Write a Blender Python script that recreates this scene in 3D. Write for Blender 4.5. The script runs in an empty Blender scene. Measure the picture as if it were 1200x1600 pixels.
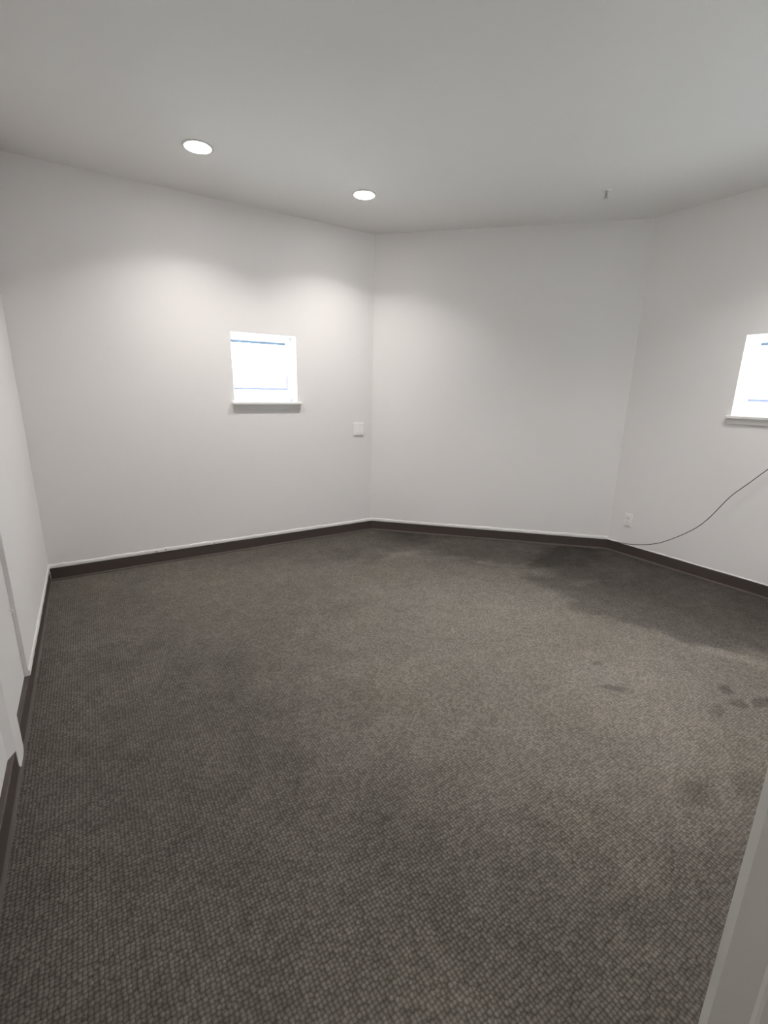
import bpy, bmesh, math, random
from mathutils import Vector, Matrix
random.seed(7)
S = bpy.context.scene
COL = S.collection

# ------------------------------------------------------------------ camera
cam = bpy.data.cameras.new('camera'); camo = bpy.data.objects.new('camera', cam); COL.objects.link(camo)
F = Vector((0.51814174, 0.8173776, -0.25183923)); R = Vector((0.84694141, -0.53138697, 0.01783634)); U = Vector((0.11924506, 0.22253483, 0.96760471))
camo.matrix_world = Matrix(((R.x, U.x, -F.x, 0), (R.y, U.y, -F.y, 0), (R.z, U.z, -F.z, 1.45), (0, 0, 0, 1)))
cam.sensor_fit = 'VERTICAL'; cam.sensor_height = 36; cam.sensor_width = 27
cam.lens = 723.93 / 1600 * 36; cam.clip_start = 0.02
S.camera = camo
# ------------------------------------------------------------------ world, exposure
w = bpy.data.worlds.new('sky'); S.world = w; w.use_nodes = True
bg = w.node_tree.nodes['Background']; bg.inputs[0].default_value = (0.92, 0.98, 1, 1); bg.inputs[1].default_value = 11.5
S.view_settings.view_transform = 'Standard'; S.view_settings.look = 'None'; S.view_settings.gamma = 1
S.view_settings.use_curve_mapping = False; S.view_settings.exposure = 0.77
LAMP_W = 5.7          # watts of each recessed lamp
LAMP_COL = (1.0, 0.965, 0.935)
LAMP_SPREAD = 124
HALL_FILL_W = 8.0

# ------------------------------------------------------------------ room numbers
XL, XR, YB, YN = -0.384, 4.133, 4.134, -0.60      # wall faces
XLN = -0.402                                       # near part of the left wall, set back
STEP = 2.546
CEIL = 2.8595
B = Vector((2.458, 4.134)); C = Vector((4.133, 2.459))
r2 = math.sqrt(.5)

# ------------------------------------------------------------------ materials
def lin(c):
    return tuple(((x/255)/12.92 if x/255 <= .04045 else ((x/255+.055)/1.055)**2.4) for x in c) + (1,)
def mat(name, col, rough=.6, bump=0, scale=200, trans=0, spec=.5, metal=0, var=0):
    m = bpy.data.materials.new(name); m.use_nodes = True; nt = m.node_tree; N = nt.nodes; L = nt.links
    b = N['Principled BSDF']; b.inputs['Base Color'].default_value = col; b.inputs['Roughness'].default_value = rough
    b.inputs['Specular IOR Level'].default_value = spec; b.inputs['Metallic'].default_value = metal
    tc = N.new('ShaderNodeTexCoord')
    if bump:
        n = N.new('ShaderNodeTexNoise'); n.inputs['Scale'].default_value = scale; n.inputs['Detail'].default_value = 3
        L.new(tc.outputs['Object'], n.inputs['Vector'])
        bp = N.new('ShaderNodeBump'); bp.inputs['Strength'].default_value = bump; bp.inputs['Distance'].default_value = .002
        L.new(n.outputs[0], bp.inputs['Height']); L.new(bp.outputs[0], b.inputs['Normal'])
    if var:
        n = N.new('ShaderNodeTexNoise'); n.inputs['Scale'].default_value = 2.5; n.inputs['Detail'].default_value = 4
        L.new(tc.outputs['Object'], n.inputs['Vector'])
        mx = N.new('ShaderNodeMix'); mx.data_type = 'RGBA'; mx.inputs[6].default_value = col
        mx.inputs[7].default_value = tuple(x*(1-var) for x in col[:3]) + (1,)
        L.new(n.outputs[0], mx.inputs[0]); L.new(mx.outputs[2], b.inputs['Base Color'])
    if trans:
        t = N.new('ShaderNodeBsdfTranslucent'); t.inputs[0].default_value = col
        ms = N.new('ShaderNodeMixShader'); ms.inputs[0].default_value = trans
        L.new(b.outputs[0], ms.inputs[1]); L.new(t.outputs[0], ms.inputs[2]); L.new(ms.outputs[0], N['Material Output'].inputs[0])
    return m
M = {}
M['wall'] = mat('wall_paint', (.866, .838, .824, 1), .55, .12, 160, spec=.3, var=.02)
M['ceiling'] = mat('ceiling_paint', (.87, .85, .835, 1), .8, .2, 120, spec=.2, var=.02)
M['caulk'] = mat('white_caulk', (.84, .82, .80, 1), .5, .5, 60)
M['base'] = mat('brown_rubber', (.080, .062, .055, 1), .42, .1, 90, spec=.5, var=.15)
M['toe'] = mat('brown_rubber_toe', (.12, .10, .09, 1), .35, 0, spec=.6)
M['toe_dark'] = mat('brown_rubber_toe_dull', (.10, .082, .073, 1), .6, 0, spec=.3)
M['vinyl'] = mat('white_vinyl', (.88, .9, .9, 1), .35, 0, trans=.45)
M['gasket'] = mat('grey_blue_glazing_strip', (.26, .34, .44, 1), .5, 0, trans=.3)  # dark strip colour stands in for the shadow under the window head
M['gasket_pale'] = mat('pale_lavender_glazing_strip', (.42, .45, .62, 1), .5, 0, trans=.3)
M['sill'] = mat('sill_paint', (.80, .78, .76, 1), .3)
M['white_plastic'] = mat('white_plastic', (.93, .92, .90, 1), .3)
M['dark'] = mat('dark_slot', (.10, .10, .10, 1), .5)
M['screw'] = mat('screw', (.6, .6, .58, 1), .3, metal=.7)
M['cable'] = mat('black_cable', (.03, .028, .028, 1), .45)
M['door'] = mat('door_paint', (.74, .73, .69, 1), .35, .05, 80)
M['brass'] = mat('satin_nickel', (.6, .58, .55, 1), .3, metal=1)
M['trim_ring'] = mat('white_lamp_trim', (.85, .84, .82, 1), .4)
def glass():
    m = bpy.data.materials.new('window_glass'); m.use_nodes = True; N = m.node_tree.nodes; L = m.node_tree.links
    N.remove(N['Principled BSDF']); t = N.new('ShaderNodeBsdfTransparent'); t.inputs[0].default_value = (.95, .98, .99, 1)
    g = N.new('ShaderNodeBsdfGlossy'); g.inputs['Roughness'].default_value = .02
    fr = N.new('ShaderNodeLayerWeight'); fr.inputs['Blend'].default_value = .5; ms = N.new('ShaderNodeMixShader')
    pw = N.new('ShaderNodeMath'); pw.operation = 'POWER'; pw.inputs[1].default_value = 5; L.new(fr.outputs['Facing'], pw.inputs[0])
    ma = N.new('ShaderNodeMath'); ma.operation = 'MULTIPLY_ADD'; ma.inputs[1].default_value = .7; ma.inputs[2].default_value = .04
    L.new(pw.outputs[0], ma.inputs[0]); L.new(ma.outputs[0], ms.inputs[0]); L.new(t.outputs[0], ms.inputs[1]); L.new(g.outputs[0], ms.inputs[2])
    L.new(ms.outputs[0], N['Material Output'].inputs[0]); return m
M['glass'] = glass()
def emit(name, col, s):
    m = bpy.data.materials.new(name); m.use_nodes = True; N = m.node_tree.nodes
    b = N['Principled BSDF']; b.inputs['Base Color'].default_value = (.9, .9, .9, 1)
    b.inputs['Emission Color'].default_value = col; b.inputs['Emission Strength'].default_value = s; return m
M['lens'] = emit('lamp_lens', (1, .97, .94, 1), 32)
M['hall_lens'] = emit('hall_lamp_lens', (1, .985, .965, 1), 12)

def carpet():
    m = bpy.data.materials.new('loop_pile_carpet'); m.use_nodes = True; nt = m.node_tree; N = nt.nodes; L = nt.links
    b = N['Principled BSDF']; b.inputs['Roughness'].default_value = .95; b.inputs['Specular IOR Level'].default_value = .15
    tc = N.new('ShaderNodeTexCoord'); P = tc.outputs['Object']
    def math_(op, a, c=None, clamp=False):
        n = N.new('ShaderNodeMath'); n.operation = op; n.use_clamp = clamp
        for i, v in enumerate((a, c)):
            if v is None: continue
            if isinstance(v, (int, float)): n.inputs[i].default_value = v
            else: L.new(v, n.inputs[i])
        return n.outputs[0]
    def noise(scale, detail=2, src=P, rough=.5):
        n = N.new('ShaderNodeTexNoise'); n.inputs['Scale'].default_value = scale; n.inputs['Detail'].default_value = detail
        n.inputs['Roughness'].default_value = rough; L.new(src, n.inputs['Vector']); return n
    # wobble the grid a little
    nz = noise(26, 2); sub = N.new('ShaderNodeVectorMath'); sub.operation = 'SUBTRACT'; L.new(nz.outputs['Color'], sub.inputs[0]); sub.inputs[1].default_value = (.5, .5, .5)
    sc = N.new('ShaderNodeVectorMath'); sc.operation = 'SCALE'; L.new(sub.outputs[0], sc.inputs[0]); sc.inputs['Scale'].default_value = .006
    ad = N.new('ShaderNodeVectorMath'); ad.operation = 'ADD'; L.new(P, ad.inputs[0]); L.new(sc.outputs[0], ad.inputs[1])
    mp = N.new('ShaderNodeVectorMath'); mp.operation = 'MULTIPLY'; L.new(ad.outputs[0], mp.inputs[0]); mp.inputs[1].default_value = (1/.0118, 1/.0113, 0)
    v = N.new('ShaderNodeTexVoronoi'); v.feature = 'F1'; v.inputs['Scale'].default_value = 1; v.inputs['Randomness'].default_value = .42
    v.voronoi_dimensions = '2D'; L.new(mp.outputs[0], v.inputs['Vector'])
    d = v.outputs['Distance']
    fib = noise(420, 3).outputs[0]
    hgt = math_('SUBTRACT', 1.0, math_('MULTIPLY', math_('MULTIPLY', d, d), 2.0))
    hgt2 = math_('ADD', hgt, math_('MULTIPLY', fib, .35))
    bp = N.new('ShaderNodeBump'); bp.inputs['Strength'].default_value = .8; bp.inputs['Distance'].default_value = .004
    L.new(hgt2, bp.inputs['Height']); L.new(bp.outputs[0], b.inputs['Normal'])
    # colour: knots lighter than the gaps, every knot its own shade
    sepc = N.new('ShaderNodeSeparateColor'); L.new(v.outputs['Color'], sepc.inputs[0])
    knot = math_('ADD', math_('MULTIPLY', sepc.outputs[0], .40), .80)
    gap = N.new('ShaderNodeMapRange'); gap.inputs[1].default_value = .18; gap.inputs[2].default_value = .62; gap.inputs[3].default_value = 1.16; gap.inputs[4].default_value = .70
    L.new(d, gap.inputs[0])
    shade = math_('MULTIPLY', knot, gap.outputs[0])
    shade = math_('MULTIPLY', shade, math_('ADD', math_('MULTIPLY', fib, .5), .75))
    # stains and painted lamplight falloff: blobs with wandering edges
    wz = noise(3.2, 5, rough=.62); ws = N.new('ShaderNodeVectorMath'); ws.operation = 'SUBTRACT'; L.new(wz.outputs['Color'], ws.inputs[0]); ws.inputs[1].default_value = (.5, .5, .5)
    def warped(amount):
        s = N.new('ShaderNodeVectorMath'); s.operation = 'SCALE'; L.new(ws.outputs[0], s.inputs[0]); s.inputs['Scale'].default_value = amount
        a = N.new('ShaderNodeVectorMath'); a.operation = 'ADD'; L.new(P, a.inputs[0]); L.new(s.outputs[0], a.inputs[1]); return a.outputs[0]
    WB, WS = warped(.9), warped(.16)
    tone = None
    def blob(x, y, rx, ry, rot, amp, soft, src):
        nonlocal tone
        mpn = N.new('ShaderNodeMapping'); mpn.vector_type = 'TEXTURE'
        mpn.inputs['Location'].default_value = (x, y, 0); mpn.inputs['Rotation'].default_value = (0, 0, math.radians(rot)); mpn.inputs['Scale'].default_value = (rx, ry, 1)
        L.new(src, mpn.inputs['Vector'])
        ln = N.new('ShaderNodeVectorMath'); ln.operation = 'LENGTH'; L.new(mpn.outputs[0], ln.inputs[0])
        mr = N.new('ShaderNodeMapRange'); mr.interpolation_type = 'SMOOTHSTEP'
        mr.inputs[1].default_value = 1 - soft; mr.inputs[2].default_value = 1 + soft; mr.inputs[3].default_value = amp; mr.inputs[4].default_value = 0
        L.new(ln.outputs['Value'], mr.inputs[0])
        tone = mr.outputs[0] if tone is None else math_('ADD', tone, mr.outputs[0])
    for a in BIG: blob(*a, WB)
    for a in SMALL: blob(*a, WS)
    bl = noise(1.6, 6, rough=.65).outputs[0]
    t = math_('ADD', tone, math_('MULTIPLY', math_('SUBTRACT', bl, .5), .55))
    bl2 = noise(9, 5, rough=.6).outputs[0]
    t = math_('ADD', t, math_('MULTIPLY', math_('SUBTRACT', bl2, .5), .5))
    t = math_('MAXIMUM', math_('ADD', t, 1.0), .35)
    full = math_('MULTIPLY', shade, t)
    hue = N.new('ShaderNodeMix'); hue.data_type = 'RGBA'; L.new(noise(2.2, 3).outputs[0], hue.inputs[0])
    hue.inputs[6].default_value = (.151, .136, .113, 1); hue.inputs[7].default_value = (.150, .135, .123, 1)
    vm = N.new('ShaderNodeVectorMath'); vm.operation = 'SCALE'; L.new(hue.outputs[2], vm.inputs[0]); L.new(full, vm.inputs['Scale'])
    L.new(vm.outputs[0], b.inputs['Base Color'])
    return m
# x, y, radius x, radius y, turn, strength, softness
BIG = [(3.75, 1.75, .98, 1.05, 0, -.44, .13), (3.2, 3.2, .95, .55, -45, -.34, .3), (2.2, 3.95, 1.1, .5, 0, -.26, .4),
       (1.95, 1.65, 1.05, 1.0, 20, .48, .55), (2.5, .85, .85, .45, 10, .18, .5), (-.1, 1.6, .5, 1.9, 0, -.12, .7)]  # pale middle partly paints lamplight, dark left side paints its falloff
SMALL = [(2.11, 1.10, .07, .022, -35, -0.52, .35), (2.60, .81, .055, .03, 10, -0.49, .4), (2.53, .73, .045, .03, -20, -0.47, .4), (2.66, .67, .06, .03, 0, -0.49, .4),
         (2.39, .75, .05, .025, 15, -0.33, .5), (1.78, .58, .07, .05, 0, -0.34, .6), (1.98, .49, .09, .05, 0, -0.23, .6), (.69, 1.10, .035, .022, 20, -0.22, .5),
         (.53, 1.39, .045, .022, -15, -0.18, .5), (2.98, .98, .22, .05, -65, .30, .5), (3.00, .72, .05, .16, 0, .22, .5), (2.25, 1.30, .03, .02, 0, -0.39, .5),
         (2.7, 3.0, .16, .05, -30, .22, .6), (3.1, 2.35, .12, .10, 0, .25, .6), (2.3, 3.3, .20, .06, 0, .2, .6), (3.2, 2.05, .14, .05, 0, .2, .6), (2.9, 2.7, .2, .04, -40, .2, .6)]
M['carpet'] = carpet()

# ------------------------------------------------------------------ helpers
def new(name, bm, m, parent=None, smooth=False):
    me = bpy.data.meshes.new(name); bmesh.ops.recalc_face_normals(bm, faces=bm.faces[:]); bm.to_mesh(me); bm.free()
    o = bpy.data.objects.new(name, me); COL.objects.link(o); me.materials.append(M[m] if isinstance(m, str) else m)
    if parent: o.parent = parent
    if smooth:
        for p in me.polygons: p.use_smooth = True
    return o
def tag(o, label, cat, kind=None, group=None):
    o['label'] = label; o['category'] = cat
    if kind: o['kind'] = kind
    if group: o['group'] = group
    return o
def empty(name, loc, rz=0):
    o = bpy.data.objects.new(name, None); COL.objects.link(o); o.location = loc; o.rotation_euler = (0, 0, rz); o.empty_display_size = .1; return o
def hexa(bm, p):      # 8 points: bottom ring 4, top ring 4
    v = [bm.verts.new(q) for q in p]
    for f in ((0, 3, 2, 1), (4, 5, 6, 7), (0, 1, 5, 4), (1, 2, 6, 5), (2, 3, 7, 6), (3, 0, 4, 7)): bm.faces.new([v[i] for i in f])
def box(bm, a, b):
    (x0, y0, z0), (x1, y1, z1) = a, b
    hexa(bm, [(x0, y0, z0), (x1, y0, z0), (x1, y1, z0), (x0, y1, z0), (x0, y0, z1), (x1, y0, z1), (x1, y1, z1), (x0, y1, z1)])
def bbox(a, b, bev=.002, seg=2):
    bm = bmesh.new(); box(bm, a, b); bmesh.ops.bevel(bm, geom=bm.edges[:], offset=bev, segments=seg, affect='EDGES', profile=.5); return bm
def lathe(bm, prof, n=48, cap=False):
    rings = []
    for r, z in prof:
        if r < 1e-6: rings.append([bm.verts.new((0, 0, z))]); continue
        rings.append([bm.verts.new((r*math.cos(2*math.pi*i/n), r*math.sin(2*math.pi*i/n), z)) for i in range(n)])
    for a, b in zip(rings, rings[1:]):
        for i in range(n):
            j = (i+1) % n
            if len(a) == 1 and len(b) == 1: continue
            if len(a) == 1: bm.faces.new((a[0], b[i], b[j]))
            elif len(b) == 1: bm.faces.new((a[i], a[j], b[0]))
            else: bm.faces.new((a[i], a[j], b[j], b[i]))
def tube(bm, pts, r, n=10):
    pts = [Vector(p) for p in pts]; rings = []
    up = Vector((.13, .2, .97)).normalized()
    for i, p in enumerate(pts):
        t = (pts[min(i+1, len(pts)-1)] - pts[max(i-1, 0)]).normalized(); a = t.cross(up).normalized(); b = t.cross(a)
        rings.append([bm.verts.new(p + a*r*math.cos(2*math.pi*k/n) + b*r*math.sin(2*math.pi*k/n)) for k in range(n)])
    for a, b in zip(rings, rings[1:]):
        for k in range(n): bm.faces.new((a[k], a[(k+1) % n], b[(k+1) % n], b[k]))
    bm.faces.new(rings[0][::-1]); bm.faces.new(rings[-1])
def wall(name, P, Q, Po, Qo, openings, label, ztop=CEIL):
    """P->Q along the room face, Po/Qo the outer corners; openings (s0, s1, z0, z1)."""
    P, Q, Po, Qo = map(Vector, (P, Q, Po, Qo)); Lg = (Q-P).length; d = (Q-P)/Lg
    n = (Po-P) - d*((Po-P).dot(d)); bm = bmesh.new()
    def back(s):
        if s < 1e-6: return Po
        if s > Lg-1e-6: return Qo
        return P + d*s + n
    def cell(s0, s1, z0, z1):
        a, b, c_, e = P+d*s0, P+d*s1, back(s1), back(s0)
        hexa(bm, [(*a, z0), (*b, z0), (*c_, z0), (*e, z0), (*a, z1), (*b, z1), (*c_, z1), (*e, z1)])
    s = 0
    for s0, s1, z0, z1 in openings:
        cell(s, s0, 0, ztop)
        if z0 > 0: cell(s0, s1, 0, z0)
        cell(s0, s1, z1, ztop); s = s1
    cell(s, Lg, 0, ztop)
    return tag(new(name, bm, 'wall'), label, 'wall', 'structure')

# ------------------------------------------------------------------ room shell
T = .2
Bo = (B.x + T*math.tan(math.radians(22.5)), YB+T); Co = (XR+T, C.y + T*math.tan(math.radians(22.5)))
WIN1 = (1.085, 1.655, 1.336, 1.906); WIN2 = (1.066, 1.636, 1.316, 1.893)      # x or y range, z range
WIN_FILL = (2.55, 3.12, 1.32, 1.89)
DOOR = (.28, 1.185)
wall('wall_far', (XL, YB), B, (XL-T-.018, YB+T), Bo, [(WIN1[0]-XL, WIN1[1]-XL, WIN1[2], WIN1[3])], 'off-white painted wall holding the small window and the switch plate, beneath the two downlights')
wall('wall_angled', B, C, Bo, Co, [], 'plain off-white diagonal wall between the switch corner and the cable wall')
wall('wall_right', C, (XR, YN), Co, (XR+T, YN-T), [(C.y-WIN2[1], C.y-WIN2[0], WIN2[2], WIN2[3])], 'off-white right wall with a cut-off window and a black cable hanging on it')
wall('wall_near', (XR, YN), (XLN, YN), (XR+T, YN-T), (XLN-T, YN-T), [(XR-WIN_FILL[1], XR-WIN_FILL[0], WIN_FILL[2], WIN_FILL[3]), (XR-DOOR[1], XR-DOOR[0], 0, 2.06)], 'off-white wall behind the camera with the doorway in it')
bm = bmesh.new()
box(bm, (XLN-T, YN, 0), (XLN, YB, CEIL)); box(bm, (XLN, STEP, .098), (XL, YB, CEIL)); box(bm, (XLN, STEP, .0), (XLN+.006, YB, .098))
tag(new('wall_left', bm, 'wall'), 'off-white left wall with a shallow vertical step, seen at a slant', 'wall', 'structure')
# hallway beyond the doorway
bm = bmesh.new()
box(bm, (-.2, -2.4, 0), (-.1, YN-T, CEIL)); box(bm, (1.9, -2.4, 0), (2.0, YN-T, CEIL)); box(bm, (-.2, -2.5, 0), (2.0, -2.4, CEIL))
tag(new('wall_hallway', bm, 'wall'), 'off-white walls of the hallway beyond the doorway', 'wall', 'structure')
bm = bmesh.new()
inner = [(XLN-T, -2.5), (2.0, -2.5), (2.0, YN-T), (XR+T, YN-T), Co, Bo, (XLN-T, YB+T)]
lo = [bm.verts.new((*q, -.1)) for q in inner]; hi = [bm.verts.new((*q, 0)) for q in inner]
bm.faces.new(lo[::-1]); bm.faces.new(hi)
for i in range(7): j = (i+1) % 7; bm.faces.new((lo[i], lo[j], hi[j], hi[i]))
tag(new('floor', bm, 'carpet'), 'taupe brown loop pile carpet with dark stains and a paler worn middle', 'carpet', 'structure')
bm = bmesh.new()
lo = [bm.verts.new((*q, CEIL)) for q in inner]; hi = [bm.verts.new((*q, CEIL+.1)) for q in inner]
bm.faces.new(lo[::-1]); bm.faces.new(hi)
for i in range(7): j = (i+1) % 7; bm.faces.new((lo[i], lo[j], hi[j], hi[i]))
tag(new('ceiling', bm, 'ceiling'), 'flat light grey painted ceiling with two lit downlights', 'ceiling', 'structure')

# ------------------------------------------------------------------ cove base + caulk
def sweep_profile(name, P, Q, prof, m, jitter=0, step=None, parent=None, mit=(0, 0)):
    """profile (offset into the room, z) swept from P to Q; room is on the left of P->Q turned by n. mit = tan at each end."""
    P, Q = Vector(P), Vector(Q); Lg = (Q-P).length; d = (Q-P)/Lg; n = Vector((d.y, -d.x))
    k = max(1, int(Lg/step)) if step else 1; bm = bmesh.new(); rings = []
    for i in range(k+1):
        s = Lg*i/k; ring = []
        j = random.uniform(-jitter, jitter)
        for (o, z) in prof:
            ss = s + (mit[0]*o if i == 0 else 0) - (mit[1]*o if i == k else 0)
            q = P + d*ss + n*(o + (j*.35 if o > .0005 else 0)); ring.append(bm.verts.new((q.x, q.y, z + (j if z > .108 else j*.15))))
        rings.append(ring)
    for a, b in zip(rings, rings[1:]):
        for i in range(len(prof)): j = (i+1) % len(prof); bm.faces.new((a[i], a[j], b[j], b[i]))
    bm.faces.new(rings[0]); bm.faces.new(rings[-1][::-1])
    return new(name, bm, m, parent)
t45, t22 = 1.0, math.tan(math.radians(22.5))
BASE = lambda w: [(0, 0.0), (w, 0.0), (w, .094), (w-.001, .099), (w-.003, .1005), (0, .1005)]
TOE = lambda w: [(w, 0.0), (w+.008, 0.0), (w+.0078, .003), (w+.005, .007), (w+.002, .012), (w, .017)] if w > .01 else [(w, 0.0), (w+.007, 0.0), (w+.0068, .004), (w+.005, .009), (w+.0015, .014), (w, .016)]
CAU = lambda w, h=.028: [(0, .1005), (w, .1005), (w+.004, .104), (w+.004, .100+h*.7), (w+.001, .102+h), (0, .104+h)]
runs = [('left', (XLN, YN), (XLN, YB), .019, (0, t45), 'dark brown rubber cove base along the left wall'),
        ('far', (XL, YB), B, .004, (t45, t22), 'dark brown rubber cove base beneath the small window and switch plate'),
        ('angled', B, C, .004, (t22, t22), 'dark brown rubber cove base along the plain diagonal wall'),
        ('right', C, (XR, YN), .004, (t22, t45), 'dark brown rubber cove base below the hanging black cable')]
for nm, P, Q, wd, mit, lab in runs:
    if nm == 'left': mit0 = (0, 0); Q2 = (XLN, YB-.004)
    else: mit0, Q2 = mit, Q
    o = sweep_profile('baseboard_' + nm, P, Q2, BASE(wd), 'base', mit=mit0); tag(o, lab, 'baseboard', 'structure')
    sweep_profile('base_toe', P, Q2, TOE(wd), 'toe' if nm == 'left' else 'toe_dark', parent=o, mit=mit0)
    if nm == 'left': c = sweep_profile('caulk_line', (XL, STEP), (XL, YB), CAU(.003), 'caulk', .0035, .04, parent=o, mit=(0, t45))
    else: c = sweep_profile('caulk_line', P, Q, CAU(.0035, .028) if nm != 'right' else CAU(.0005, .008), 'caulk', .003 if nm != 'right' else .0015, .045, parent=o, mit=mit)
    c['label'] = 'ragged white caulk line'
    if nm == 'far':
        for x, z in ((.431, .117), (.829, .108), (.36, .112)):
            bm = bmesh.new(); bmesh.ops.create_icosphere(bm, subdivisions=2, radius=.0045); s = new('scuff', bm, 'dark', o, True); s.location = (x, YB-.008, z); s.scale = (1.2, .6, 1)
    if nm == 'left':
        bm = bmesh.new(); bmesh.ops.create_icosphere(bm, subdivisions=2, radius=.005); s = new('scuff', bm, 'dark', o, True); s.location = (XL+.0035, STEP+.02, .112); s.scale = (.6, 1.2, 1.2)

# flat strip on the left wall that runs down over the base, with a rounded foot
bm = bmesh.new(); y0, y1, x0, x1 = 1.985, 2.105, XLN, XL+.005
pr = [(y0, CEIL), (y1, CEIL), (y1, .035)] + [((y0+y1)/2 + .06*math.cos(a), .035 - .032*math.sin(a)) for a in [math.pi*k/12 for k in range(1, 12)]] + [(y0, .035)]
a_ = [bm.verts.new((x1, y, z)) for y, z in pr]; b_ = [bm.verts.new((x0, y, z)) for y, z in pr]
bm.faces.new(a_); bm.faces.new(b_[::-1])
for v in a_:
    if v.co.y < y0+.001: v.co.x = XL+.003
f_ = [(XLN, y0-.045), (x1-.002, y0), (XLN, y0)]
lo_ = [bm.verts.new((*q, .1008)) for q in f_]; hi_ = [bm.verts.new((*q, CEIL)) for q in f_]
bm.faces.new(lo_); bm.faces.new(hi_[::-1])
for i in range(3): j = (i+1) % 3; bm.faces.new((lo_[i], lo_[j], hi_[j], hi_[i]))
for i in range(len(pr)): j = (i+1) % len(pr); bm.faces.new((a_[i], b_[i], b_[j], a_[j]))
tag(new('trim_1', bm, 'wall', None, False), 'flat white vertical trim board on left wall ending in a rounded foot over the base', 'trim', 'structure')
# small hook on the step edge
bm = bmesh.new(); tube(bm, [(0, 0, .012), (.010, -.001, .012), (.013, -.002, .004), (.012, -.002, -.008), (.006, -.001, -.013)], .0032, 8)
tag(new('wall_hook', bm, 'white_plastic', None, True), 'tiny white hook on the step in the left wall', 'hook').location = (XLN+.002, 2.50, .455)

# ------------------------------------------------------------------ windows
def window(name, loc, rz, W, H, label):
    """local x along the wall, y outward, z up from the bottom of the opening"""
    r = empty(name, loc, rz); tag(r, label, 'window', 'structure')
    def bars(nm, x0, x1, z0, z1, l, rt, b, t, ya, yb, m, parent=r, bev=.003):
        bm = bmesh.new()
        for a, c in (((x0, ya, z0), (x0+l, yb, z1)), ((x1-rt, ya, z0), (x1, yb, z1)), ((x0+l, ya, z0), (x1-rt, yb, z0+b)), ((x0+l, ya, z1-t), (x1-rt, yb, z1))):
            box(bm, a, c)
        return new(nm, bm, m, parent)
    bars('window_frame', 0, W, 0, H, .022, .022, .042, .030, .12, .19, 'vinyl')
    zm = .275
    up = bars('upper_sash', .022, W-.022, zm-.015, H-.030, .018, .018, .03, .016, .158, .182, 'vinyl')
    bm = bmesh.new(); box(bm, (.04, .169, zm+.015), (W-.04, .173, H-.046)); new('pane', bm, 'glass', up)
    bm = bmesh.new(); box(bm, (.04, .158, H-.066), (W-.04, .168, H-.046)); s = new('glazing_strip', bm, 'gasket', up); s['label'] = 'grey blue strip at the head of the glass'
    lo_ = bars('lower_sash', .022, W-.022, .042, zm+.02, .018, .018, .066, .034, .130, .154, 'vinyl')
    bm = bmesh.new(); box(bm, (.04, .141, .108), (W-.04, .145, zm-.014)); new('pane', bm, 'glass', lo_)
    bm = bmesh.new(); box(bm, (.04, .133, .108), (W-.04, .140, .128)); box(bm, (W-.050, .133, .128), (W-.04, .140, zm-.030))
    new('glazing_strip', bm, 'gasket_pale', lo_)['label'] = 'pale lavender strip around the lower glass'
    bm = bmesh.new(); box(bm, (W/2-.03, .120, zm+.004), (W/2+.03, .131, zm+.018)); new('sash_lock', bm, 'vinyl', lo_)
    # painted stool with horns and an apron below it
    bm = bmesh.new(); box(bm, (.001, 0, -.004), (W-.001, .12, .004))
    new('sill_board', bm, 'sill', r)
    st = new('window_sill', bbox((-.022, -.038, -.018), (W+.034, -.0005, .004), .004, 3), 'sill', r)
    new('apron', bbox((-.012, -.016, -.058), (W+.024, -.0005, -.018), .003, 2), 'sill', r)
    return r
window('window_1', (WIN1[0], YB, WIN1[2]), 0, WIN1[1]-WIN1[0], WIN1[3]-WIN1[2], 'small square white window glowing with daylight, beside the switch plate')
window('window_2', (XR, WIN2[1], WIN2[2]), -math.pi/2, WIN2[1]-WIN2[0], WIN2[3]-WIN2[2], 'white window cut off by the right edge, above the hanging cable')

window('window_3', (WIN_FILL[1], YN, WIN_FILL[2]), math.pi, WIN_FILL[1]-WIN_FILL[0], WIN_FILL[3]-WIN_FILL[2], 'small white window in the wall behind the camera')  # unseen window, added to bring more ambient daylight into the room
# ------------------------------------------------------------------ switch plate (two rockers)
s = empty('light_switch', (2.295, YB, 1.079)); tag(s, 'white double switch plate on the wall beside the room corner', 'light switch')
new('cover_plate', bbox((-.057, -.010, -.059), (.057, -.0003, .059), .002, 3), 'white_plastic', s)
for k in (-1, 1):
    bm = bbox((k*.023-.0165, -.0125, -.0335), (k*.023+.0165, -.006, .0335), .0015, 2)
    for v in bm.verts:
        if v.co.y < -.011: v.co.y += .0008*(v.co.z/.0335)
    new('rocker', bm, 'white_plastic', s)
    for z in (-.048, .048):
        bm = bmesh.new(); bmesh.ops.create_cone(bm, cap_ends=True, segments=12, radius1=.003, radius2=.003, depth=.001, matrix=Matrix.Translation((k*.023, -.0102, z)) @ Matrix.Rotation(math.pi/2, 4, 'X'))
        new('screw', bm, 'screw', s)
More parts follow.
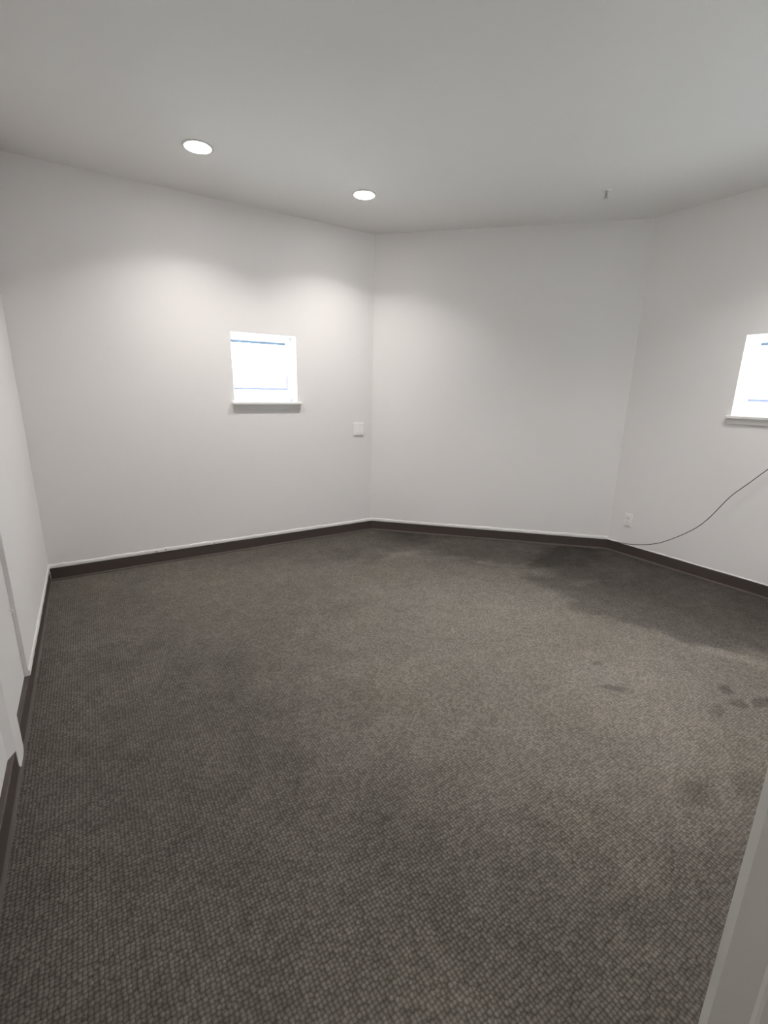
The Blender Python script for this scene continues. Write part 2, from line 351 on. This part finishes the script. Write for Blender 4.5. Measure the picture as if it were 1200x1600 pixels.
# ------------------------------------------------------------------ outlet
s = empty('wall_outlet', (XR, 2.290, .339), -math.pi/2); tag(s, 'white duplex power outlet low on the wall above the cable end', 'outlet')
new('cover_plate', bbox((-.036, -.007, -.058), (.036, -.0003, .058), .003, 3), 'white_plastic', s)
for z in (-.0195, .0195):
    rc = new('receptacle', bbox((-.0165, -.009, z-.014), (.0165, -.006, z+.014), .004, 3), 'white_plastic', s)
    bm = bmesh.new()
    for x in (-.0065, .0065): box(bm, (x-.001, -.0093, z-.001), (x+.001, -.0088, z+.007))
    bmesh.ops.create_cone(bm, cap_ends=True, segments=10, radius1=.0024, radius2=.0024, depth=.0006, matrix=Matrix.Translation((0, -.0091, z-.007)) @ Matrix.Rotation(math.pi/2, 4, 'X'))
    new('slots', bm, 'dark', rc)
bm = bmesh.new(); bmesh.ops.create_cone(bm, cap_ends=True, segments=12, radius1=.003, radius2=.003, depth=.001, matrix=Matrix.Translation((0, -.0072, 0)) @ Matrix.Rotation(math.pi/2, 4, 'X')); new('screw', bm, 'screw', s)

# ------------------------------------------------------------------ cable
ctrl = [(4.126, 2.45, .1), (4.121, 2.4157, 0.1007), (4.113, 2.3658, 0.1067), (4.105, 2.3108, 0.1144), (4.098, 2.2153, 0.1278), (4.088, 2.0902, 0.1632), (4.081, 2.0115, 0.1935), (4.073, 1.9316, 0.2356), (4.063, 1.8101, 0.323), (4.055, 1.691, 0.4278), (4.053, 1.6103, 0.5333), (4.063, 1.5063, 0.7185), (4.075, 1.4094, 0.8433), (4.083, 1.3169, 0.9613), (4.095, 1.22, 1.075), (4.112, 1.12, 1.18), (4.124, 1.05, 1.24), (4.129, 1.00, 1.27)]
pts = []
cv = [Vector(c) for c in ctrl]
for i in range(len(cv)-1):
    p0, p1, p2, p3 = cv[max(i-1, 0)], cv[i], cv[i+1], cv[min(i+2, len(cv)-1)]
    for k in range(6):
        t = k/6; pts.append(.5*((2*p1) + (p2-p0)*t + (2*p0-5*p1+4*p2-p3)*t*t + (3*p1-p0-3*p2+p3)*t**3))
pts.append(cv[-1])
bm = bmesh.new(); tube(bm, pts, .0029, 8)
tag(new('cable', bm, 'cable', None, True), 'thin black cable sagging along the right wall down to the baseboard corner', 'cable')

# ------------------------------------------------------------------ downlights
def downlight(x, y, label, proto=None):
    if proto is None:
        r = empty('downlight', (x, y, CEIL))
        bm = bmesh.new(); lathe(bm, [(.074, -.0), (.090, -.0), (.091, -.002), (.088, -.005), (.078, -.006), (.074, -.004), (.074, -.0)], 64); new('trim_ring', bm, 'trim_ring', r, True)
        bm = bmesh.new(); lathe(bm, [(0, -.014), (.03, -.0132), (.055, -.010), (.070, -.005), (.074, -.002), (.074, -.0008), (0, -.0008)], 64); new('lens', bm, 'lens', r, True)['label'] = 'glowing white lens'
        ld = bpy.data.lights.new('lamp_glow', 'AREA'); ld.shape = 'DISK'; ld.size = .14; ld.energy = LAMP_W; ld.color = LAMP_COL; ld.spread = math.radians(LAMP_SPREAD)
        lo_ = bpy.data.objects.new('lamp_glow', ld); COL.objects.link(lo_); lo_.parent = r; lo_.location = (0, 0, -.016)
    else:
        r = proto.copy(); COL.objects.link(r); r.location = (x, y, CEIL)
        for ch in proto.children: c = ch.copy(); COL.objects.link(c); c.parent = r
    return tag(r, label, 'downlight', group='recessed ceiling downlights')
bpy.context.view_layer.update()
d0 = downlight(.76, 3.375, 'round lit ceiling downlight nearer the left wall')
bpy.context.view_layer.update()
downlight(1.937, 3.41, 'round lit ceiling downlight nearer the corner of the diagonal wall', d0)
downlight(1.96, 1.02, 'round ceiling downlight just out of view above the middle of the room', d0)
downlight(3.2, .95, 'round ceiling downlight out of view near the right window', d0)

# ------------------------------------------------------------------ sprinkler
s = empty('fire_sprinkler', (3.299, 2.345, CEIL)); tag(s, 'small pendant fire sprinkler head on the ceiling near the right corner', 'sprinkler')
bm = bmesh.new(); lathe(bm, [(.012, -.012), (.020, -.011), (.034, -.005), (.036, -.001), (.036, 0), (.012, 0)], 32); new('escutcheon', bm, 'trim_ring', s, True)
bm = bmesh.new(); lathe(bm, [(0, 0), (.011, 0), (.011, -.022), (.008, -.026), (0, -.026)], 20); new('body', bm, 'brass', s, True)
bm = bmesh.new()
for k in (-1, 1): tube(bm, [(k*.008, 0, -.022), (k*.015, 0, -.032), (k*.014, 0, -.044), (k*.003, 0, -.053)], .0025, 8)
new('frame_arms', bm, 'brass', s, True)
bm = bmesh.new(); lathe(bm, [(0, -.026), (.0025, -.027), (.0025, -.050), (0, -.051)], 12); new('glass_bulb', bm, 'cable', s, True)
bm = bmesh.new(); lathe(bm, [(0, -.052), (.006, -.052), (.018, -.055), (.018, -.057), (0, -.056)], 24); new('deflector', bm, 'brass', s, True)

# ------------------------------------------------------------------ open door at the right
leaf = Vector((.5015, -.8652)).normalized(); E = Vector((.9796, .2011))*.75
ang = math.atan2(leaf.y, leaf.x)
dr = empty('door_1', (E.x, E.y, 0), ang); tag(dr, 'white panel door standing open at the right edge of the photo', 'door', 'structure')
DW, DH, DT = .86, 2.03, .035
# local x from the latch edge to the hinge, local y: +y is away from the camera
bm = bmesh.new()
def xs(a, b, z0, z1, y0=0, y1=DT): box(bm, (a, y0, z0), (b, y1, z1))
ST = .047
rails = [(.012, .24), (.86, 1.02), (1.56, 1.66), (1.92, DH)]
for z0, z1 in rails: xs(ST, DW-ST, z0, z1)
xs(0, ST, .012, DH); xs(DW-ST, DW, .012, DH); xs(DW/2-.05, DW/2+.05, .24, .86); xs(DW/2-.05, DW/2+.05, 1.02, 1.56); xs(DW/2-.05, DW/2+.05, 1.66, 1.92)
dl = new('door_leaf', bm, 'door', dr)
for z0, z1 in ((.24, .86), (1.02, 1.56), (1.66, 1.92)):
    for x0, x1 in ((ST, DW/2-.05), (DW/2+.05, DW-ST)):
        bm = bmesh.new()
        ringz = []
        for side in (0, 1):
            sg = -1 if side == 0 else 1; base = 0 if side == 0 else DT
            seq = [(0, 0), (.008, .006*1), (.014, .008), (.030, .008), (.045, .003)]
            prev = None
            for o, dep in seq:
                y = base + dep*(1 if side == 0 else -1)
                ring = [bm.verts.new(q) for q in ((x0+o, y, z0+o), (x1-o, y, z0+o), (x1-o, y, z1-o), (x0+o, y, z1-o))]
                if prev:
                    for i in range(4): j = (i+1) % 4; bm.faces.new((prev[i], prev[j], ring[j], ring[i]))
                prev = ring
            bm.faces.new(prev)
        new('door_panel', bm, 'door', dr)
for sd in (-1, 1):
    bm = bmesh.new(); lathe(bm, [(0, 0), (.032, 0), (.032, .004), (.012, .010), (.011, .030), (.022, .038), (.028, .050), (.024, .062), (0, .067)], 32)
    kb = new('door_knob', bm, 'brass', dr, True); kb.location = (.062, 0 if sd < 0 else DT, .98); kb.rotation_euler = (math.pi/2*(1 if sd < 0 else -1), 0, 0)
for z in (.25, 1.02, 1.8):
    bm = bmesh.new(); bmesh.ops.create_cone(bm, cap_ends=True, segments=14, radius1=.007, radius2=.007, depth=.09, matrix=Matrix.Translation((DW+.007, DT/2, z))); new('hinge', bm, 'brass', dr, True)
# casing round the doorway
bm = bmesh.new()
box(bm, (DOOR[0]-.07, YN, 0), (DOOR[0], YN+.014, 2.13)); box(bm, (DOOR[1], YN, 0), (DOOR[1]+.07, YN+.014, 2.13)); box(bm, (DOOR[0], YN, 2.06), (DOOR[1], YN+.014, 2.13))
tag(new('trim_2', bm, 'door'), 'white casing round the doorway behind the camera', 'trim', 'structure')

# unseen hallway lamp, added as fill light for the room
hl = empty('ceiling_lamp', (1.1, -1.6, CEIL)); tag(hl, 'round ceiling lamp in the hallway behind the camera', 'ceiling lamp')
bm = bmesh.new(); lathe(bm, [(0, -.06), (.10, -.052), (.145, -.03), (.15, -.012), (.15, 0), (0, 0)], 40); new('diffuser', bm, 'hall_lens', hl, True)
ld = bpy.data.lights.new('hall_glow', 'AREA'); ld.shape = 'DISK'; ld.size = .28; ld.energy = HALL_FILL_W; ld.color = LAMP_COL
lo_ = bpy.data.objects.new('hall_glow', ld); COL.objects.link(lo_); lo_.parent = hl; lo_.location = (0, 0, -.065)
